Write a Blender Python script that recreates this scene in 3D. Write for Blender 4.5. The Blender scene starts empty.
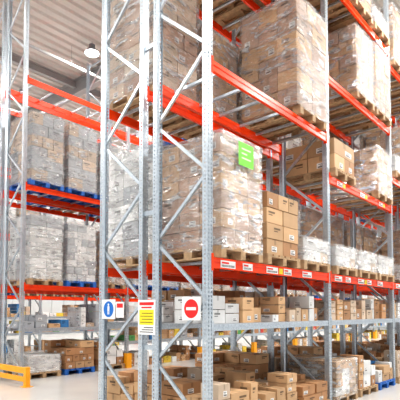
import bpy, math, random
from mathutils import Vector, Matrix
random.seed(7)
scn=bpy.context.scene
col=scn.collection
scn.view_settings.view_transform='Standard'
try: scn.view_settings.look='Medium High Contrast'
except Exception: pass

# ------------------------------------------------------------ materials
def newmat(name):
    m=bpy.data.materials.new(name); m.use_nodes=True
    nt=m.node_tree; nt.nodes.clear()
    out=nt.nodes.new('ShaderNodeOutputMaterial')
    return m,nt,out
def N(nt,t,**kw):
    n=nt.nodes.new(t)
    for k,v in kw.items(): setattr(n,k,v)
    return n
def simple(name,c,rough=.5,metal=0,var=.0,scale=8,bump=0,emit=None):
    m,nt,out=newmat(name)
    b=N(nt,'ShaderNodeBsdfPrincipled')
    b.inputs['Roughness'].default_value=rough; b.inputs['Metallic'].default_value=metal
    b.inputs['Base Color'].default_value=(*c,1)
    if emit:
        b.inputs['Emission Color'].default_value=(*c,1); b.inputs['Emission Strength'].default_value=emit
    if var>0 or bump>0:
        tc=N(nt,'ShaderNodeTexCoord'); no=N(nt,'ShaderNodeTexNoise'); no.inputs['Scale'].default_value=scale; no.inputs['Detail'].default_value=4
        nt.links.new(tc.outputs['Object'],no.inputs['Vector'])
        if var>0:
            r=N(nt,'ShaderNodeValToRGB')
            r.color_ramp.elements[0].position=.3; r.color_ramp.elements[1].position=.7
            r.color_ramp.elements[0].color=(*[x*(1-var) for x in c],1); r.color_ramp.elements[1].color=(*[min(1,x*(1+var)) for x in c],1)
            nt.links.new(no.outputs['Fac'],r.inputs['Fac']); nt.links.new(r.outputs['Color'],b.inputs['Base Color'])
        if bump>0:
            bu=N(nt,'ShaderNodeBump'); bu.inputs['Strength'].default_value=bump; bu.inputs['Distance'].default_value=.02
            nt.links.new(no.outputs['Fac'],bu.inputs['Height']); nt.links.new(bu.outputs['Normal'],b.inputs['Normal'])
    nt.links.new(b.outputs[0],out.inputs[0])
    return m
M_orange=simple('orange_powder_coat',(.97,.062,.004),.27,0,.05,3)
def galv():
    m,nt,out=newmat('galvanised_steel')
    b=N(nt,'ShaderNodeBsdfPrincipled'); b.inputs['Metallic'].default_value=.7; b.inputs['Roughness'].default_value=.32
    tc=N(nt,'ShaderNodeTexCoord'); v=N(nt,'ShaderNodeTexVoronoi'); v.inputs['Scale'].default_value=60
    r=N(nt,'ShaderNodeValToRGB'); r.color_ramp.elements[0].color=(.45,.51,.57,1); r.color_ramp.elements[1].color=(.68,.74,.79,1)
    nt.links.new(tc.outputs['Object'],v.inputs['Vector']); nt.links.new(v.outputs['Color'],r.inputs['Fac'])
    nt.links.new(r.outputs['Color'],b.inputs['Base Color']); nt.links.new(b.outputs[0],out.inputs[0])
    return m
M_galv=galv()
def carton_mat():
    m,nt,out=newmat('printed_cardboard')
    b=N(nt,'ShaderNodeBsdfPrincipled'); b.inputs['Roughness'].default_value=.6
    a=N(nt,'ShaderNodeVertexColor'); a.layer_name='Col'
    tc=N(nt,'ShaderNodeTexCoord'); no=N(nt,'ShaderNodeTexNoise'); no.inputs['Scale'].default_value=5; no.inputs['Detail'].default_value=3
    nt.links.new(tc.outputs['Object'],no.inputs['Vector'])
    r=N(nt,'ShaderNodeValToRGB'); r.color_ramp.elements[0].color=(.8,.8,.8,1); r.color_ramp.elements[1].color=(1.1,1.1,1.1,1)
    nt.links.new(no.outputs['Fac'],r.inputs['Fac'])
    mx=N(nt,'ShaderNodeMixRGB',blend_type='MULTIPLY'); mx.inputs[0].default_value=1
    nt.links.new(a.outputs['Color'],mx.inputs[1]); nt.links.new(r.outputs['Color'],mx.inputs[2])
    nt.links.new(mx.outputs[0],b.inputs['Base Color']); nt.links.new(b.outputs[0],out.inputs[0])
    return m
M_carton=carton_mat()
def film_mat():
    m,nt,out=newmat('stretch_film')
    tc=N(nt,'ShaderNodeTexCoord'); oi=N(nt,'ShaderNodeObjectInfo')
    add=N(nt,'ShaderNodeVectorMath',operation='ADD'); mul=N(nt,'ShaderNodeMath',operation='MULTIPLY'); mul.inputs[1].default_value=40
    nt.links.new(oi.outputs['Random'],mul.inputs[0])
    nt.links.new(tc.outputs['Object'],add.inputs[0]); nt.links.new(mul.outputs[0],add.inputs[1])
    def layer(rot,scl,sc,det,dist):
        mp=N(nt,'ShaderNodeMapping'); mp.inputs['Rotation'].default_value=rot; mp.inputs['Scale'].default_value=scl
        nt.links.new(add.outputs[0],mp.inputs['Vector'])
        n=N(nt,'ShaderNodeTexNoise'); n.inputs['Scale'].default_value=sc; n.inputs['Detail'].default_value=det; n.inputs['Distortion'].default_value=dist
        nt.links.new(mp.outputs[0],n.inputs['Vector']); return n
    n1=layer((.45,.35,.1),(2.2,2.2,8),1.7,4,1.2)
    n2=layer((-.7,-.6,.2),(2.2,2.2,6),1.9,3,.8)
    sm=N(nt,'ShaderNodeMath',operation='ADD'); nt.links.new(n1.outputs['Fac'],sm.inputs[0]); nt.links.new(n2.outputs['Fac'],sm.inputs[1])
    bu=N(nt,'ShaderNodeBump'); bu.inputs['Strength'].default_value=1; bu.inputs['Distance'].default_value=.28
    nt.links.new(sm.outputs[0],bu.inputs['Height'])
    b=N(nt,'ShaderNodeBsdfPrincipled'); b.inputs['Base Color'].default_value=(.92,.94,.97,1); b.inputs['Roughness'].default_value=.18
    b.inputs['Specular IOR Level'].default_value=1.0
    nt.links.new(bu.outputs[0],b.inputs['Normal'])
    g=N(nt,'ShaderNodeBsdfGlossy'); g.inputs['Roughness'].default_value=.21; g.inputs['Color'].default_value=(1,1,1,1)
    nt.links.new(bu.outputs[0],g.inputs['Normal'])
    tr=N(nt,'ShaderNodeBsdfTransparent')
    n3=layer((.3,.55,.1),(1.8,1.8,6),1.8,5,1.0)
    r=N(nt,'ShaderNodeValToRGB'); r.color_ramp.elements[0].position=.51; r.color_ramp.elements[1].position=.66
    r.color_ramp.elements[0].color=(.02,)*3+(1,); r.color_ramp.elements[1].color=(.70,)*3+(1,)
    nt.links.new(n3.outputs['Fac'],r.inputs['Fac'])
    mix=N(nt,'ShaderNodeMixShader'); nt.links.new(r.outputs['Color'],mix.inputs[0]); nt.links.new(tr.outputs[0],mix.inputs[1]); nt.links.new(b.outputs[0],mix.inputs[2])
    mix2=N(nt,'ShaderNodeMixShader'); mix2.inputs[0].default_value=.28
    nt.links.new(mix.outputs[0],mix2.inputs[1]); nt.links.new(g.outputs[0],mix2.inputs[2])
    nt.links.new(mix2.outputs[0],out.inputs[0])
    return m
M_film=film_mat()
M_wood=simple('pallet_wood',(.42,.28,.16),.75,0,.25,14,.2)
M_blue=simple('blue_pallet_paint',(.02,.13,.45),.6,0,.2,10)
M_yellow=simple('yellow_guard_paint',(.95,.42,.02),.4,0,.06,4)
M_white=simple('white_plate',(.85,.85,.84),.4,0,.03,5)
M_red=simple('sign_red',(.8,.02,.02),.4,0,.03,5)
M_signblue=simple('sign_blue',(.01,.16,.55),.4,0,.03,5)
M_signyel=simple('sign_yellow',(.9,.72,.03),.4,0,.03,5)
M_black=simple('print_black',(.03,.03,.03),.5,0,.03,5)
M_green=simple('green_label',(.18,.78,.04),.4,0,.05,9)
M_dgreen=simple('green_label_print',(.75,.9,.6),.4,0,.05,9)
M_floor=simple('concrete_floor',(.54,.535,.52),.22,0,.08,.7,.02)
M_roof=simple('roof_deck_paint',(.60,.575,.54),.55,0,.04,.6)
M_steel=simple('roof_steel_paint',(.36,.36,.36),.5,0,.06,2)
M_wall=simple('wall_panel_paint',(.52,.53,.53),.6,0,.04,1)
M_dark=simple('lamp_housing_grey',(.25,.26,.28),.4,.5,.05,5)
M_emit=simple('lamp_lens',(1,1,.97),.4,0,emit=14)
M_mesh=simple('steel_deck',(.5,.52,.55),.45,.4,.1,6)

# ------------------------------------------------------------ mesh builder
class MB:
    def __init__(s): s.v=[];s.f=[];s.m=[];s.c=[];s.mats=[]
    def mi(s,mat):
        if mat not in s.mats: s.mats.append(mat)
        return s.mats.index(mat)
    def face(s,pts,mat,c=(1,1,1)):
        i=len(s.v); s.v+= [tuple(p) for p in pts]; s.f.append(tuple(range(i,i+len(pts)))); s.m.append(s.mi(mat)); s.c.append(c)
    def box(s,x0,x1,y0,y1,z0,z1,mat,c=(1,1,1),M=None):
        P=[Vector(p) for p in((x0,y0,z0),(x1,y0,z0),(x1,y1,z0),(x0,y1,z0),(x0,y0,z1),(x1,y0,z1),(x1,y1,z1),(x0,y1,z1))]
        if M: P=[M@p for p in P]
        i=len(s.v); s.v+=[tuple(p) for p in P]; k=s.mi(mat)
        for q in((0,3,2,1),(4,5,6,7),(0,1,5,4),(1,2,6,5),(2,3,7,6),(3,0,4,7)):
            s.f.append(tuple(i+a for a in q)); s.m.append(k); s.c.append(c)
    def beam(s,a,b,w,h,mat,up=Vector((1,0,0))):
        a=Vector(a);b=Vector(b);d=(b-a);L=d.length;d.normalize()
        side=up.normalized(); n=d.cross(side).normalized()
        M=Matrix((( d.x,side.x,n.x,a.x),(d.y,side.y,n.y,a.y),(d.z,side.z,n.z,a.z),(0,0,0,1)))
        s.box(0,L,-w/2,w/2,-h/2,h/2,mat,M=M)
    def cyl(s,a,b,r,mat,n=12,r2=None):
        a=Vector(a);b=Vector(b);d=(b-a).normalized(); r2=r if r2 is None else r2
        t=Vector((0,0,1)) if abs(d.z)<.9 else Vector((1,0,0)); e=d.cross(t).normalized(); g=d.cross(e)
        A=[a+r*(math.cos(2*math.pi*k/n)*e+math.sin(2*math.pi*k/n)*g) for k in range(n)]
        B=[b+r2*(math.cos(2*math.pi*k/n)*e+math.sin(2*math.pi*k/n)*g) for k in range(n)]
        for k in range(n):
            j=(k+1)%n; s.face((A[k],A[j],B[j],B[k]),mat)
        s.face(A[::-1],mat); s.face(B,mat)
    def mesh(s,name):
        me=bpy.data.meshes.new(name); me.from_pydata(s.v,[],s.f)
        for m in s.mats: me.materials.append(m)
        me.polygons.foreach_set('material_index',s.m)
        ca=me.color_attributes.new('Col','FLOAT_COLOR','CORNER')
        buf=[]
        for f,c in zip(s.f,s.c):
            buf+= [c[0],c[1],c[2],1.0]*len(f)
        ca.data.foreach_set('color',buf); me.update()
        return me
def obj(name,me,loc=(0,0,0),parent=None):
    o=bpy.data.objects.new(name,me); o.location=loc; col.objects.link(o)
    if parent: o.parent=parent
    return o
def empty(name,loc=(0,0,0)):
    o=bpy.data.objects.new(name,None); o.location=loc; o.empty_display_size=.2; col.objects.link(o); return o

# ------------------------------------------------------------ rack parts
BAY=3.19; DEP=.95; HT=9.7; BH=.13
def post_mesh():
    b=MB(); g=M_galv
    xs=[-.05,-.036,-.018,.018,.036,.05]; p=.05; n=int(HT/p)
    for a,c in((0,1),(2,3),(4,5)): b.face([(xs[a],0,0),(xs[c],0,0),(xs[c],0,HT),(xs[a],0,HT)],g)
    for a in(1,3):
        for k in range(n):
            z=k*p; b.face([(xs[a],0,z),(xs[a+1],0,z),(xs[a+1],0,z+.022),(xs[a],0,z+.022)],g)
    for sx in(-1,1):
        x=.05*sx; ys=[0,.026,.044,.07]
        for a in(0,2): b.face([(x,ys[a],0),(x,ys[a+1],0),(x,ys[a+1],HT),(x,ys[a],HT)],g)
        for k in range(n):
            z=k*p; b.face([(x,ys[1],z),(x,ys[2],z),(x,ys[2],z+.028),(x,ys[1],z+.028)],g)
        b.face([(x,.07,0),(x*.55,.085,0),(x*.55,.085,HT),(x,.07,HT)],g)
        b.face([(x*.55,.085,0),(x*.55,.10,0),(x*.55,.10,HT),(x*.55,.085,HT)],g)
    b.box(-.075,.075,-.03,.12,0,.012,g)
    for q in((-.06,.05),(.06,.05)): b.cyl((q[0],q[1],.012),(q[0],q[1],.04),.009,g,6)
    return b.mesh('upright_post')
ME_post=post_mesh()
def brace_mesh():
    b=MB(); g=M_galv
    y0,y1=.06,DEP-.06; z=.18; s=0; rise=.78
    b.box(-.02,.02,y0,y1,z-.02,z+.02,g)
    while z+rise<HT-.1:
        a=(0,y0 if s==0 else y1,z+.03); c=(0,y1 if s==0 else y0,z+rise-.03)
        av=Vector(a);cv=Vector(c);d=(cv-av).normalized(); nrm=Vector((1,0,0)).cross(d)
        off=nrm*.019
        b.beam(av+Vector((-.014,0,0)),cv+Vector((-.014,0,0)),.003,.038,g)
        b.beam(av+off,cv+off,.030,.003,g); b.beam(av-off,cv-off,.030,.003,g)
        b.cyl(av+Vector((-.03,0,0)),av+Vector((.03,0,0)),.008,g,6)
        b.cyl(cv+Vector((-.03,0,0)),cv+Vector((.03,0,0)),.008,g,6)
        z+=rise; s=1-s
    b.box(-.02,.02,y0,y1,z-.0,z+.04,g)
    return b.mesh('frame_bracing')
ME_brace=brace_mesh()

def make_rack(u0,D0,levels_fn,bays,low=True,name='pallet_rack',crossbars=True):
    root=empty(name,(u0,D0,0))
    for k in range(bays+1):
        f=obj('upright_front',ME_post,(k*BAY,0,0),root)
        r=obj('upright_rear',ME_post,(k*BAY,DEP,0),root); r.rotation_euler=(0,0,math.pi)
        obj('frame_bracing',ME_brace,(k*BAY,0,0),root)
    ob=MB(); cb=MB()
    for k in range(bays):
        x0=k*BAY+.052; x1=(k+1)*BAY-.052
        for z,kind in levels_fn(k):
            mat=M_orange if kind=='o' else M_galv
            h=BH if kind=='o' else .08
            for y,sg in((.0,1),(DEP,-1)):
                ya,yb=sorted((y+sg*.002,y+sg*.05))
                ob.box(x0,x1,ya,yb,z-h*.42,z,mat); ob.box(x0,x1,ya,yb,z-h,z-h*.58,mat)
                yc,yd=sorted((y+sg*.010,y+sg*.045)); ob.box(x0,x1,yc,yd,z-h*.6,z-h*.4,mat)
                for xa,xb,xc in((x0,x0+.008,x0-.028),(x1-.008,x1,x1+.028)):
                    ye,yf=sorted((y-sg*.006,y+sg*.055)); ob.box(xa,xb,ye,yf,z-h-.035,z+.045,mat)
                    yg,yh=sorted((y-sg*.006,y-sg*.001)); xx=sorted((xa if xc<xa else xb,xc)); ob.box(xx[0],xx[1],yg,yh,z-h-.035,z+.045,mat)
            if kind=='o' and crossbars:
                for t in range(3):
                    for q in(.22,.78):
                        xx=k*BAY+.11+t*1.0+q*.95
                        cb.box(xx-.02,xx+.02,.05,DEP-.05,z-.04,z-.004,M_galv)
            if kind=='s':
                n=14; w=(x1-x0)/n
                for t in range(n): cb.box(x0+t*w+.004,x0+(t+1)*w-.004,.02,DEP-.02,z+.001,z+.006,M_mesh)
    obj('load_beams',ob.mesh('load_beams'),(0,0,0),root)
    if cb.v: obj('support_bars',cb.mesh('support_bars'),(0,0,0),root)
    return root

# ------------------------------------------------------------ loads
def pallet_mesh(mat,W=.9,D=1.1):
    b=MB()
    for x in(0,W/2,W):
        xa=min(max(x-.05,0),W-.1)
        b.box(xa,xa+.1,0,D,0,.02,mat)
        for y in(0,D/2-.07,D-.14): b.box(xa,xa+.1,y,y+.14,.02,.10,mat)
    for y in(0,D/2-.07,D-.14): b.box(0,W,y,y+.14,.10,.121,mat)
    for t in range(6):
        x=t*(W-.11)/5; b.box(x,x+.11,0,D,.121,.143,mat)
    return b.mesh('pallet_boards')
ME_pal=pallet_mesh(M_wood); ME_palb=pallet_mesh(M_blue)
BROWN=(.47,.25,.12); TAN=(.60,.38,.21); PINK=(.48,.31,.22); WHITE=(.82,.82,.81); GREYW=(.42,.44,.47); CREAM=(.62,.48,.36); DBROWN=(.28,.16,.09)
BLUEP=(.05,.22,.5); GREENP=(.12,.4,.12); YELP=(.85,.62,.08); REDP=(.6,.06,.04)
def jit(c,a=.1):
    k=1+random.uniform(-a,a); return tuple(min(.95,x*k) for x in c)
def carton(b,x0,x1,y0,y1,z0,z1,c,deco=True,g=.006):
    b.box(x0+g,x1-g,y0+g,y1-g,z0+.001,z1-.008,M_carton,c)
    if not deco: return
    w=x1-x0;d=y1-y0;h=z1-z0; e=.0015
    tp=tuple(x*.70 for x in c); lab=(.85,.85,.84); ink=(.10,.08,.08)
    def q(face,a0,a1,c0,c1,cc,o=e):
        if face=='f':
            y=y0+g-o; X0=x0+g+a0*(w-2*g);X1=x0+g+a1*(w-2*g);Z0=z0+c0*h;Z1=z0+c1*h
            b.face([(X0,y,Z0),(X1,y,Z0),(X1,y,Z1),(X0,y,Z1)],M_carton,cc)
        elif face=='l':
            x=x0+g-o; Y0=y0+g+a0*(d-2*g);Y1=y0+g+a1*(d-2*g);Z0=z0+c0*h;Z1=z0+c1*h
            b.face([(x,Y1,Z0),(x,Y0,Z0),(x,Y0,Z1),(x,Y1,Z1)],M_carton,cc)
        elif face=='t':
            z=z1-.008+o; X0=x0+a0*w;X1=x0+a1*w;Y0=y0+c0*d;Y1=y0+c1*d
            b.face([(X0,Y0,z),(X1,Y0,z),(X1,Y1,z),(X0,Y1,z)],M_carton,cc)
    q('t',.44,.56,.02,.98,tp)
    for f in('f','l'):
        r=random.random()
        if r<.35: q(f,.44,.56,.62,.95,tp)
        r=random.random()
        if r<.45:
            a=random.uniform(.06,.55); q(f,a,a+.32,.18,.52,lab,.002)
            q(f,a+.03,a+.26,.42,.46,ink,.003); q(f,a+.03,a+.2,.34,.37,ink,.003); q(f,a+.03,a+.28,.22,.30,ink,.003)
        elif r<.85:
            a=random.uniform(.05,.5); q(f,a,a+.4,.62,.74,tuple(x*.3 for x in c),.002); q(f,a,a+.25,.48,.54,tuple(x*.3 for x in c),.002)
def stack_mesh(W,D,H,nx,ny,nz,c,a=.16,top_missing=0,deco=True,c2=None):
    b=MB(); hz=H/nz
    for k in range(nz):
        ax,ay=(nx,ny) if k%2==0 else (max(1,nx+random.choice((0,0,-1,1))),ny)
        for i in range(ax):
            for j in range(ay):
                if 0<i<ax-1 and 0<j<ay-1 and k<nz-2: continue
                if k==nz-1 and random.random()<top_missing: continue
                jx=random.uniform(-.008,.008); jy=random.uniform(-.008,.008)
                cc=jit(c2 if (c2 and random.random()<.35) else c,a)
                carton(b,i*W/ax+jx,(i+1)*W/ax+jx,j*D/ay+jy,(j+1)*D/ay+jy,k*hz,(k+1)*hz,cc,deco)
    return b.mesh('carton_stack')
def pile_mesh(W,D,maxh,cols):
    b=MB(); y=0
    while y<D-.2:
        dd=random.uniform(.25,.42); dd=min(dd,D-y)
        if D-y-dd<.2: dd=D-y
        x=0
        while x<W-.12:
            w=random.uniform(.2,.45); w=min(w,W-x)
            if W-x-w<.15: w=W-x
            h=random.uniform(.10,.28); zz=0; c=random.choice(cols)
            top=random.uniform(.35,1)*maxh
            while zz+h<max(top,h+.01):
                sx=random.uniform(0,.03); sy=random.uniform(0,.03)
                carton(b,x+sx,x+w-random.uniform(0,.02),y+sy,y+dd-random.uniform(0,.02),zz,zz+h,jit(c,.1)); zz+=h
                if random.random()<.3: c=random.choice(cols)
            x+=w
        y+=dd
    return b.mesh('carton_pile')
from mathutils import noise
def film_mesh(W,D,H):
    b=MB(); e=.020; n=9; nz=16
    seed=random.uniform(0,50)
    def P(x,y,z,nx,ny):
        w=noise.noise(Vector((x*5+seed,y*5,z*3)))*.012
        pin=0.006*math.sin(z*14+seed)
        return (x+nx*(w+pin),y+ny*(w+pin),z+.01*noise.noise(Vector((x*3,y*3,seed))))
    zs=[-.05+ (H+.07)*k/nz for k in range(nz+1)]
    ring=[]
    for t in range(n): ring.append((-e+(W+2*e)*t/n,-e,0,-1))
    for t in range(n): ring.append((W+e,-e+(D+2*e)*t/n,1,0))
    for t in range(n): ring.append((W+e-(W+2*e)*t/n,D+e,0,1))
    for t in range(n): ring.append((-e,D+e-(D+2*e)*t/n,-1,0))
    R=len(ring); 
    for z in zs:
        for r in ring: b.v.append(P(r[0],r[1],z,r[2],r[3]))
    k0=b.mi(M_film)
    for a in range(nz):
        for t in range(R):
            j=(t+1)%R; b.f.append((a*R+t,a*R+j,(a+1)*R+j,(a+1)*R+t)); b.m.append(k0); b.c.append((1,1,1))
    base=len(b.v)
    for t in range(R):
        r=ring[t]; cx=W/2+(r[0]-W/2)*.78; cy=D/2+(r[1]-D/2)*.78
        b.v.append((cx,cy,H+.022))
    for t in range(R):
        j=(t+1)%R; b.f.append((nz*R+t,nz*R+j,base+j,base+t)); b.m.append(k0); b.c.append((1,1,1))
    me=b.mesh('stretch_film')
    me.polygons.foreach_set('use_smooth',[True]*len(me.polygons))
    return me
KINDS={}
def kind(name,W,D,H,nx,ny,nz,c,film=True,pal='w',**kw):
    KINDS[name]=dict(s=stack_mesh(W,D,H,nx,ny,nz,c,**kw),f=film_mesh(W,D,H) if film else None,p=ME_pal if pal=='w' else ME_palb,W=W,D=D,H=H)
def pkind(name,H,cols,pal='w'):
    KINDS[name]=dict(s=pile_mesh(.86,1.06,H,cols),f=None,p=ME_pal if pal=='w' else ME_palb,W=.86,D=1.06,H=H)
kind('big',.86,1.06,1.40,3,3,6,PINK,c2=TAN)
kind('big2',.86,1.06,1.62,2,3,7,CREAM,c2=PINK)
kind('tanw',.86,1.06,1.30,3,3,5,TAN,c2=PINK)
kind('white',.86,1.06,1.55,2,3,6,WHITE,c2=GREYW)
kind('whiteb',.86,1.06,1.48,3,3,8,GREYW,c2=WHITE,pal='b')
kind('creamb',.86,1.06,1.66,2,3,6,CREAM,c2=GREYW,pal='b')
kind('brown',.86,1.06,.88,2,2,4,TAN,film=False,c2=BROWN)
kind('brown_w',.86,1.06,.95,3,3,4,BROWN,c2=TAN)
kind('lowwhite',.86,1.06,.36,3,3,2,WHITE,c2=CREAM)
kind('lowbrown',.86,1.06,.55,2,2,2,TAN,film=False,top_missing=.3,c2=BROWN)
kind('top_wide',1.02,1.06,1.75,2,3,6,PINK,c2=TAN)
def load(k,u,D,z,jx=0):
    K=KINDS[k]
    nm='wrapped_pallet_load' if K['f'] else 'carton_pallet_load'
    r=empty(nm,(u+jx,D,z+.001))
    obj('pallet',K['p'],(0 if K['W']<.95 else .06,0,0),r)
    obj('cartons',K['s'],(.02 if K['W']<.95 else 0,.02,.144),r)
    if K['f']: obj('film',K['f'],(.02 if K['W']<.95 else 0,.02,.146),r)
    return r
SL=[.12,1.14,2.16]
ROOT={}
def fill(u0,D0,bays,levels_fn,choices,skip=(),p=.93,given={}):
    for k in range(bays):
        for li,(z,kd) in enumerate([l for l in levels_fn(k) if l[1]=='o']):
            for s in range(3):
                key=(k,li,s)
                if key in given:
                    c=given[key]
                    if c is None: continue
                else:
                    if random.random()>p: continue
                    c=random.choice(choices)
                ROOT[(D0,)+key]=load(c,u0+k*BAY+SL[s],D0-.075,z,random.uniform(-.01,.01) if key not in given else 0)
def carton_row(u0,D0,z,L,maxh,cols,name='shelf_cartons'):
    b=MB(); x=0
    while x<L-.2:
        w=random.uniform(.16,.36)
        if x+w>L: break
        if random.random()<.95:
            dd=random.uniform(.3,.42); h=random.uniform(.09,.22); y=random.uniform(0,.08); zz=0
            c=jit(random.choice(cols),.15)
            while zz+h<maxh and (zz==0 or random.random()<.65):
                carton(b,x,x+w-.02,y,y+dd,zz,zz+h,jit(c,.08)); carton(b,x,x+w-.02,y+dd+.02,y+2*dd,zz,zz+h,jit(c,.05)); zz+=h
        x+=w
    if b.v: obj(name,b.mesh(name),(u0,D0,z))

Z1,Z2,Z3=2.26,4.68,7.30
def lv_front(k):
    if k==1: return [(1.45,'s'),(Z1,'o'),(3.98,'o'),(5.76,'o'),(7.6,'o')]
    return [(1.45,'s'),(Z1,'o'),(Z2,'o'),(Z3,'o')]
def lv_rear(k): return [(1.45,'s'),(Z1,'o'),(Z2,'o'),(Z3,'o')]
def lv_left(k): return [(.75,'s'),(1.4,'s'),(Z1,'o'),(Z2,'o'),(Z3,'o')] if k>=1 else [(1.2,'s'),(Z1,'o'),(Z2,'o'),(Z3,'o')]
NB=4
make_rack(0,0,lv_front,NB)
D2=1.15
make_rack(0,D2,lv_rear,NB)
UL=1.21; DL=6.8
make_rack(UL,DL,lv_left,8)
make_rack(UL,DL+1.15,lv_left,8)
sp=MB()
for k in range(NB+1):
    for z in(1.1,2.9,5.2,8):
        sp.box(k*BAY-.02,k*BAY+.02,DEP-.01,D2+.01,z,z+.06,M_galv)
obj('row_spacer',sp.mesh('row_spacer'))

tall=['big','big2','tanw','white','big','brown_w','white']
fill(0,0,NB,lv_front,['brown_w','tanw','big','lowwhite'],given={
 (0,0,0):'big',(0,0,1):'brown',(0,0,2):'lowwhite',
 (0,1,0):None,(0,1,1):None,(0,1,2):None,
 (1,0,0):'lowwhite',(1,0,1):'lowwhite',(1,0,2):'lowwhite',
 (1,1,0):'lowbrown',(1,1,1):None,(1,1,2):'brown_w',
 (1,2,0):None,(1,2,1):'tanw',(1,2,2):'big',(1,3,0):'big'})
load('top_wide',2.03,-.075,Z2)
fill(0,D2,NB,lv_rear,tall,given={(0,0,0):'white',(0,0,1):'white',(0,0,2):'tanw',(0,1,0):'big2',(0,1,1):'tanw',(0,1,2):'big'})
fill(UL,DL,8,lv_left,['whiteb','creamb','big2','big','white'],given={
 (0,0,0):'white',(0,0,1):'whiteb',(0,1,0):'creamb',(0,1,1):'creamb',(0,1,2):'whiteb',(0,2,0):None,(0,2,1):None,(0,2,2):None,(1,2,0):None,(1,2,1):None},p=.85)
fill(UL,DL+1.15,8,lv_left,['whiteb','creamb','big2','big'],given={(0,2,0):None,(0,2,1):None,(0,2,2):None,(0,0,0):None,(1,2,0):None,(1,2,1):None},p=.6)

MIXN=[TAN,BROWN,WHITE,CREAM,TAN,WHITE,TAN,CREAM,BROWN]
for k in range(NB):
    carton_row(k*BAY+.12,.05,1.457,2.9,.42,MIXN)
    carton_row(k*BAY+.12,D2+.05,1.457,2.9,.55,[TAN,BROWN,CREAM,WHITE])
MIXC=[WHITE,GREYW,TAN,CREAM,TAN,WHITE,BLUEP,GREENP,YELP,TAN,REDP,BROWN]
carton_row(UL+.12,DL+.05,1.207,2.9,.8,[WHITE,GREYW,CREAM,BLUEP,GREYW,TAN])
for k in range(1,8):
    carton_row(UL+k*BAY+.12,DL+.05,1.407,2.9,.6,MIXC)
    carton_row(UL+k*BAY+.12,DL+.05,.757,2.9,.45,MIXC)
    carton_row(UL+k*BAY+.12,DL+.05,.002,2.9,.5,[TAN,BROWN,WHITE,YELP])
kind('floorb',.86,1.06,.70,3,3,4,TAN,film=False,pal='b',top_missing=.2,c2=BROWN)
kind('floorw',.86,1.06,.60,3,3,4,TAN,film=True,c2=WHITE)
kind('bags',.86,1.06,.40,2,2,4,WHITE,film=True)
pkind('pile1',.70,[TAN,BROWN,TAN,CREAM]); pkind('pile2',.62,[TAN,WHITE,BROWN,CREAM,TAN]); pkind('pile3',.75,[TAN,BROWN,WHITE]); pkind('pile4',.55,[WHITE,CREAM,TAN,BLUEP],'b'); pkind('pile5',.65,[BROWN,TAN,TAN])
for k in range(NB):
    for s in range(3):
        load(['pile1','pile5','pile2','floorw','pile3','pile4','pile1','pile2'][(k*3+s)%8],k*BAY+SL[s],-.05,0)
        load(['pile3','pile1','floorb'][(k+s)%3],k*BAY+SL[s],D2-.03,0)
for s in range(3):
    load(['bags','floorb','pile3'][s],UL+SL[s],DL-.05,0)

# ------------------------------------------------------------ labels and signs
b=MB()
b.box(.44,.76,-.0015,.0015,3.46,3.76,M_green)
for i,(a,c) in enumerate(((.50,.70),(.50,.62),(.50,.70))):
    b.box(a,c,-.0025,-.0015,3.67-i*.06,3.688-i*.06,M_dgreen)
LR=ROOT[(0,0,0,0)]
obj('shipping_label',b.mesh('green_shipping_label'),(-LR.location.x,-.104-LR.location.y,-LR.location.z),LR)
def beam_label(u,z,w=.3,h=.09,D=0.0,yel=True):
    b=MB(); b.box(0,w,-.002,.001,0,h,M_white)
    b.box(.02,w*.55,-.003,-.002,h*.55,h*.8,M_red)
    if yel: b.box(w+.03,w+.13,-.002,.001,.005,h-.005,M_signyel)
    x=.02
    while x<w-.03:
        t=random.choice((.006,.010,.004)); b.box(x,x+t,-.003,-.002,h*.12,h*.42,M_black); x+=t+.007
    obj('location_label',b.mesh('location_label'),(u,D,z))
for k in range(NB):
    for s in range(3): beam_label(k*BAY+.2+s*1.02,Z1-.115,yel=(s==1)); 
    for s in range(2): beam_label(k*BAY+.66+s*1.02,Z1-.115,.22,yel=False)
for u in(.35,1.4,2.4): beam_label(BAY+u,3.98-.115,.22,.08)
def endplate(b,D0,D1,z0,z1,mat,o=0.0):
    b.box(-.004-o,-o,D0,D1,z0,z1,mat)
def disc(b,y,z,r,mat,o,n=28):
    b.face([(-o,y+r*math.cos(-2*math.pi*k/n),z+r*math.sin(-2*math.pi*k/n)) for k in range(n)],mat)
b=MB(); endplate(b,.10,.40,1.50,1.78,M_white); disc(b,.25,1.64,.115,M_red,.006); b.box(-.008,-.006,.17,.33,1.622,1.658,M_white)
obj('no_entry_sign',b.mesh('no_entry_sign'),(-.056,0,0))
b=MB(); endplate(b,.88,1.22,1.30,1.76,M_white)
b.box(-.006,-.004,.91,1.19,1.69,1.73,M_red); b.box(-.006,-.004,.95,1.15,1.65,1.67,M_red)
b.box(-.006,-.004,.91,1.19,1.43,1.63,M_signyel)
for i in range(4):
    b.box(-.007,-.006,.93,1.17-.03*(i%2),1.46+i*.04,1.468+i*.04,M_black)
for i in range(3): b.box(-.006,-.004,.92,1.18-.04*i,1.33+i*.03,1.34+i*.03,M_black)
obj('rack_load_notice',b.mesh('rack_load_notice'),(-.056,0,0))
b=MB(); endplate(b,-.15,.15,1.50,1.78,M_white); disc(b,0,1.64,.115,M_signblue,.006); 
disc(b,0,1.705,.018,M_white,.008,12)
b.box(-.008,-.007,-.022,.022,1.62,1.683,M_white); b.box(-.008,-.007,-.02,-.005,1.565,1.62,M_white); b.box(-.008,-.007,.005,.02,1.565,1.62,M_white)
b.box(-.004,0,-.34,-.17,1.52,1.74,M_white); b.box(-.006,-.004,-.32,-.19,1.66,1.72,M_red)
obj('pedestrian_sign',b.mesh('pedestrian_sign'),(-.056,1.86,0))

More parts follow.
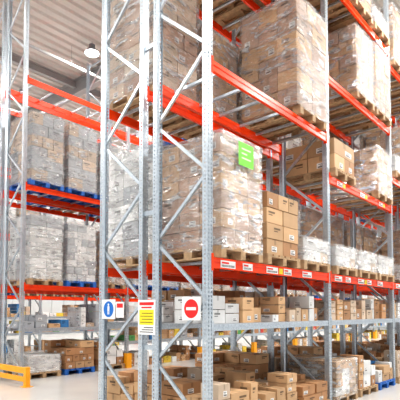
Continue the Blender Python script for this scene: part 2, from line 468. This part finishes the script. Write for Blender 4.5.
def guard(u,D0,D1):
    b=MB()
    for d in(D0,D1):
        b.box(u-.05,u+.05,d-.05,d+.05,.01,.42,M_yellow); b.box(u-.1,u+.1,d-.1,d+.1,0,.012,M_yellow)
    b.box(u-.03,u+.03,D0,D1,.28,.40,M_yellow); b.box(u-.03,u+.03,D0,D1,.10,.20,M_yellow)
    obj('rack_end_guard',b.mesh('rack_end_guard'))
guard(UL-.4,DL-1.0,DL+2.3)
def prot(name,u,d):
    b=MB(); b.box(u-.08,u+.08,d-.09,d-.08,0,.42,M_yellow); b.box(u-.09,u-.08,d-.09,d+.06,0,.42,M_yellow); b.box(u+.08,u+.09,d-.09,d+.06,0,.42,M_yellow)
    obj(name,b.mesh(name))
for k in range(1,8): prot('upright_protector',UL+k*BAY,DL)

# ------------------------------------------------------------ building
b=MB(); b.box(-14,42,-12,27,-.1,0,M_floor); obj('floor',b.mesh('floor'))
b=MB(); b.box(-14,42,27,27.2,0,11,M_wall)
for k in range(56): b.box(-14+k,-14+k+.04,26.97,27,0,11,M_wall)
obj('wall_back',b.mesh('wall_back'))
b=MB(); b.box(42,42.2,-12,27.2,0,11,M_wall); obj('wall_right',b.mesh('wall_right'))
make_rack(-7,14.0,lambda k:[(.75,'s'),(1.4,'s'),(Z1,'o'),(Z2,'o'),(Z3,'o')],6)
fill(-7,14.0,6,lambda k:[(Z1,'o'),(Z2,'o')],['whiteb','big2','white','big'],p=.8)
for k in range(6):
    carton_row(-7+k*BAY+.12,14.05,.757,2.9,.5,MIXC); carton_row(-7+k*BAY+.12,14.05,1.407,2.9,.55,MIXC); carton_row(-7+k*BAY+.12,14.05,.002,2.9,.5,MIXC)
CH=10.8
b=MB(); y=-12
while y<27:
    pr=[(y,CH),(y+.12,CH),(y+.16,CH+.08),(y+.34,CH+.08),(y+.38,CH)]
    for a,c in zip(pr[:-1],pr[1:]): b.face([(-14,a[0],a[1]),(-14,c[0],c[1]),(42,c[0],c[1]),(42,a[0],a[1])],M_roof)
    y+=.38
obj('ceiling',b.mesh('ceiling'))
def ibeam(name,a,c,h,w,mat):
    b=MB(); ax=Vector((1,0,0)) if abs(a[1]-c[1])>abs(a[0]-c[0]) else Vector((0,1,0))
    z=a[2]
    def seg(z0,z1,ww):
        if ax.x: b.box(a[0]-ww/2,a[0]+ww/2,a[1],c[1],z0,z1,mat)
        else: b.box(a[0],c[0],a[1]-ww/2,a[1]+ww/2,z0,z1,mat)
    seg(z-h,z-h+.03,w); seg(z-h+.03,z-.03,.02); seg(z-.03,z-.001,w)
    obj(name,b.mesh(name))
for x in(-8,-1,6,13,20,27,34): ibeam('roof_girder',(x,-12,CH),(x,27,CH),.6,.25,M_steel)
for y in(-8,-3,2,7,12,17,22): ibeam('roof_purlin',(-14,y,CH-.001),(41.9,y,CH-.001),.3,.14,M_steel)
b=MB()
for y in(5,10,15):
    b.cyl((-14,y,CH-.68),(41.9,y,CH-.68),.05,M_steel)
    for x in range(-12,42,4): b.cyl((x+.5,y,CH-.68),(x+.5,y,CH-.002),.008,M_steel,6)
obj('sprinkler_pipe',b.mesh('sprinkler_pipe'))
def lamp_mesh():
    b=MB(); 
    b.cyl((0,0,0),(0,0,.12),.26,M_dark,20,.16); b.cyl((0,0,.12),(0,0,.28),.11,M_dark,16); b.cyl((0,0,.28),(0,0,.397),.01,M_dark,6)
    b.cyl((0,0,-.015),(0,0,-.001),.23,M_emit,20)
    return b.mesh('high_bay_lamp')
ME_l=lamp_mesh()
for u in(-7.1,-1.1,4.83,10.9,16.9,22.9,28.9):
    for d in(-6.5,-1.8,4.1,9.28,14.1,19.1):
        z=CH-.4
        o=obj('high_bay_lamp',ME_l,(u,d,z))
        L=bpy.data.lights.new('lamp_light','AREA'); L.shape='DISK'; L.size=.45; L.energy=370; L.color=(1,.975,.935)
        lo=bpy.data.objects.new('lamp_light',L); lo.location=(0,0,-.03); lo.parent=o; col.objects.link(lo)
w=bpy.data.worlds.new('World'); scn.world=w; w.use_nodes=True
w.node_tree.nodes['Background'].inputs[0].default_value=(.95,.975,1,1); w.node_tree.nodes['Background'].inputs[1].default_value=.68

# ------------------------------------------------------------ camera
cam=bpy.data.cameras.new('camera'); co=bpy.data.objects.new('camera',cam); col.objects.link(co); scn.camera=co
cam.sensor_width=36; cam.lens=36*456/400
t=math.radians(2.5)
cam.shift_y=(112-456*math.tan(t))/400
co.location=(-4.14,-3.468,1.6)
fwd=Vector((.752*math.cos(t),.659*math.cos(t),math.sin(t)))
co.rotation_euler=fwd.to_track_quat('-Z','Y').to_euler()
cam.clip_start=.05; cam.clip_end=200
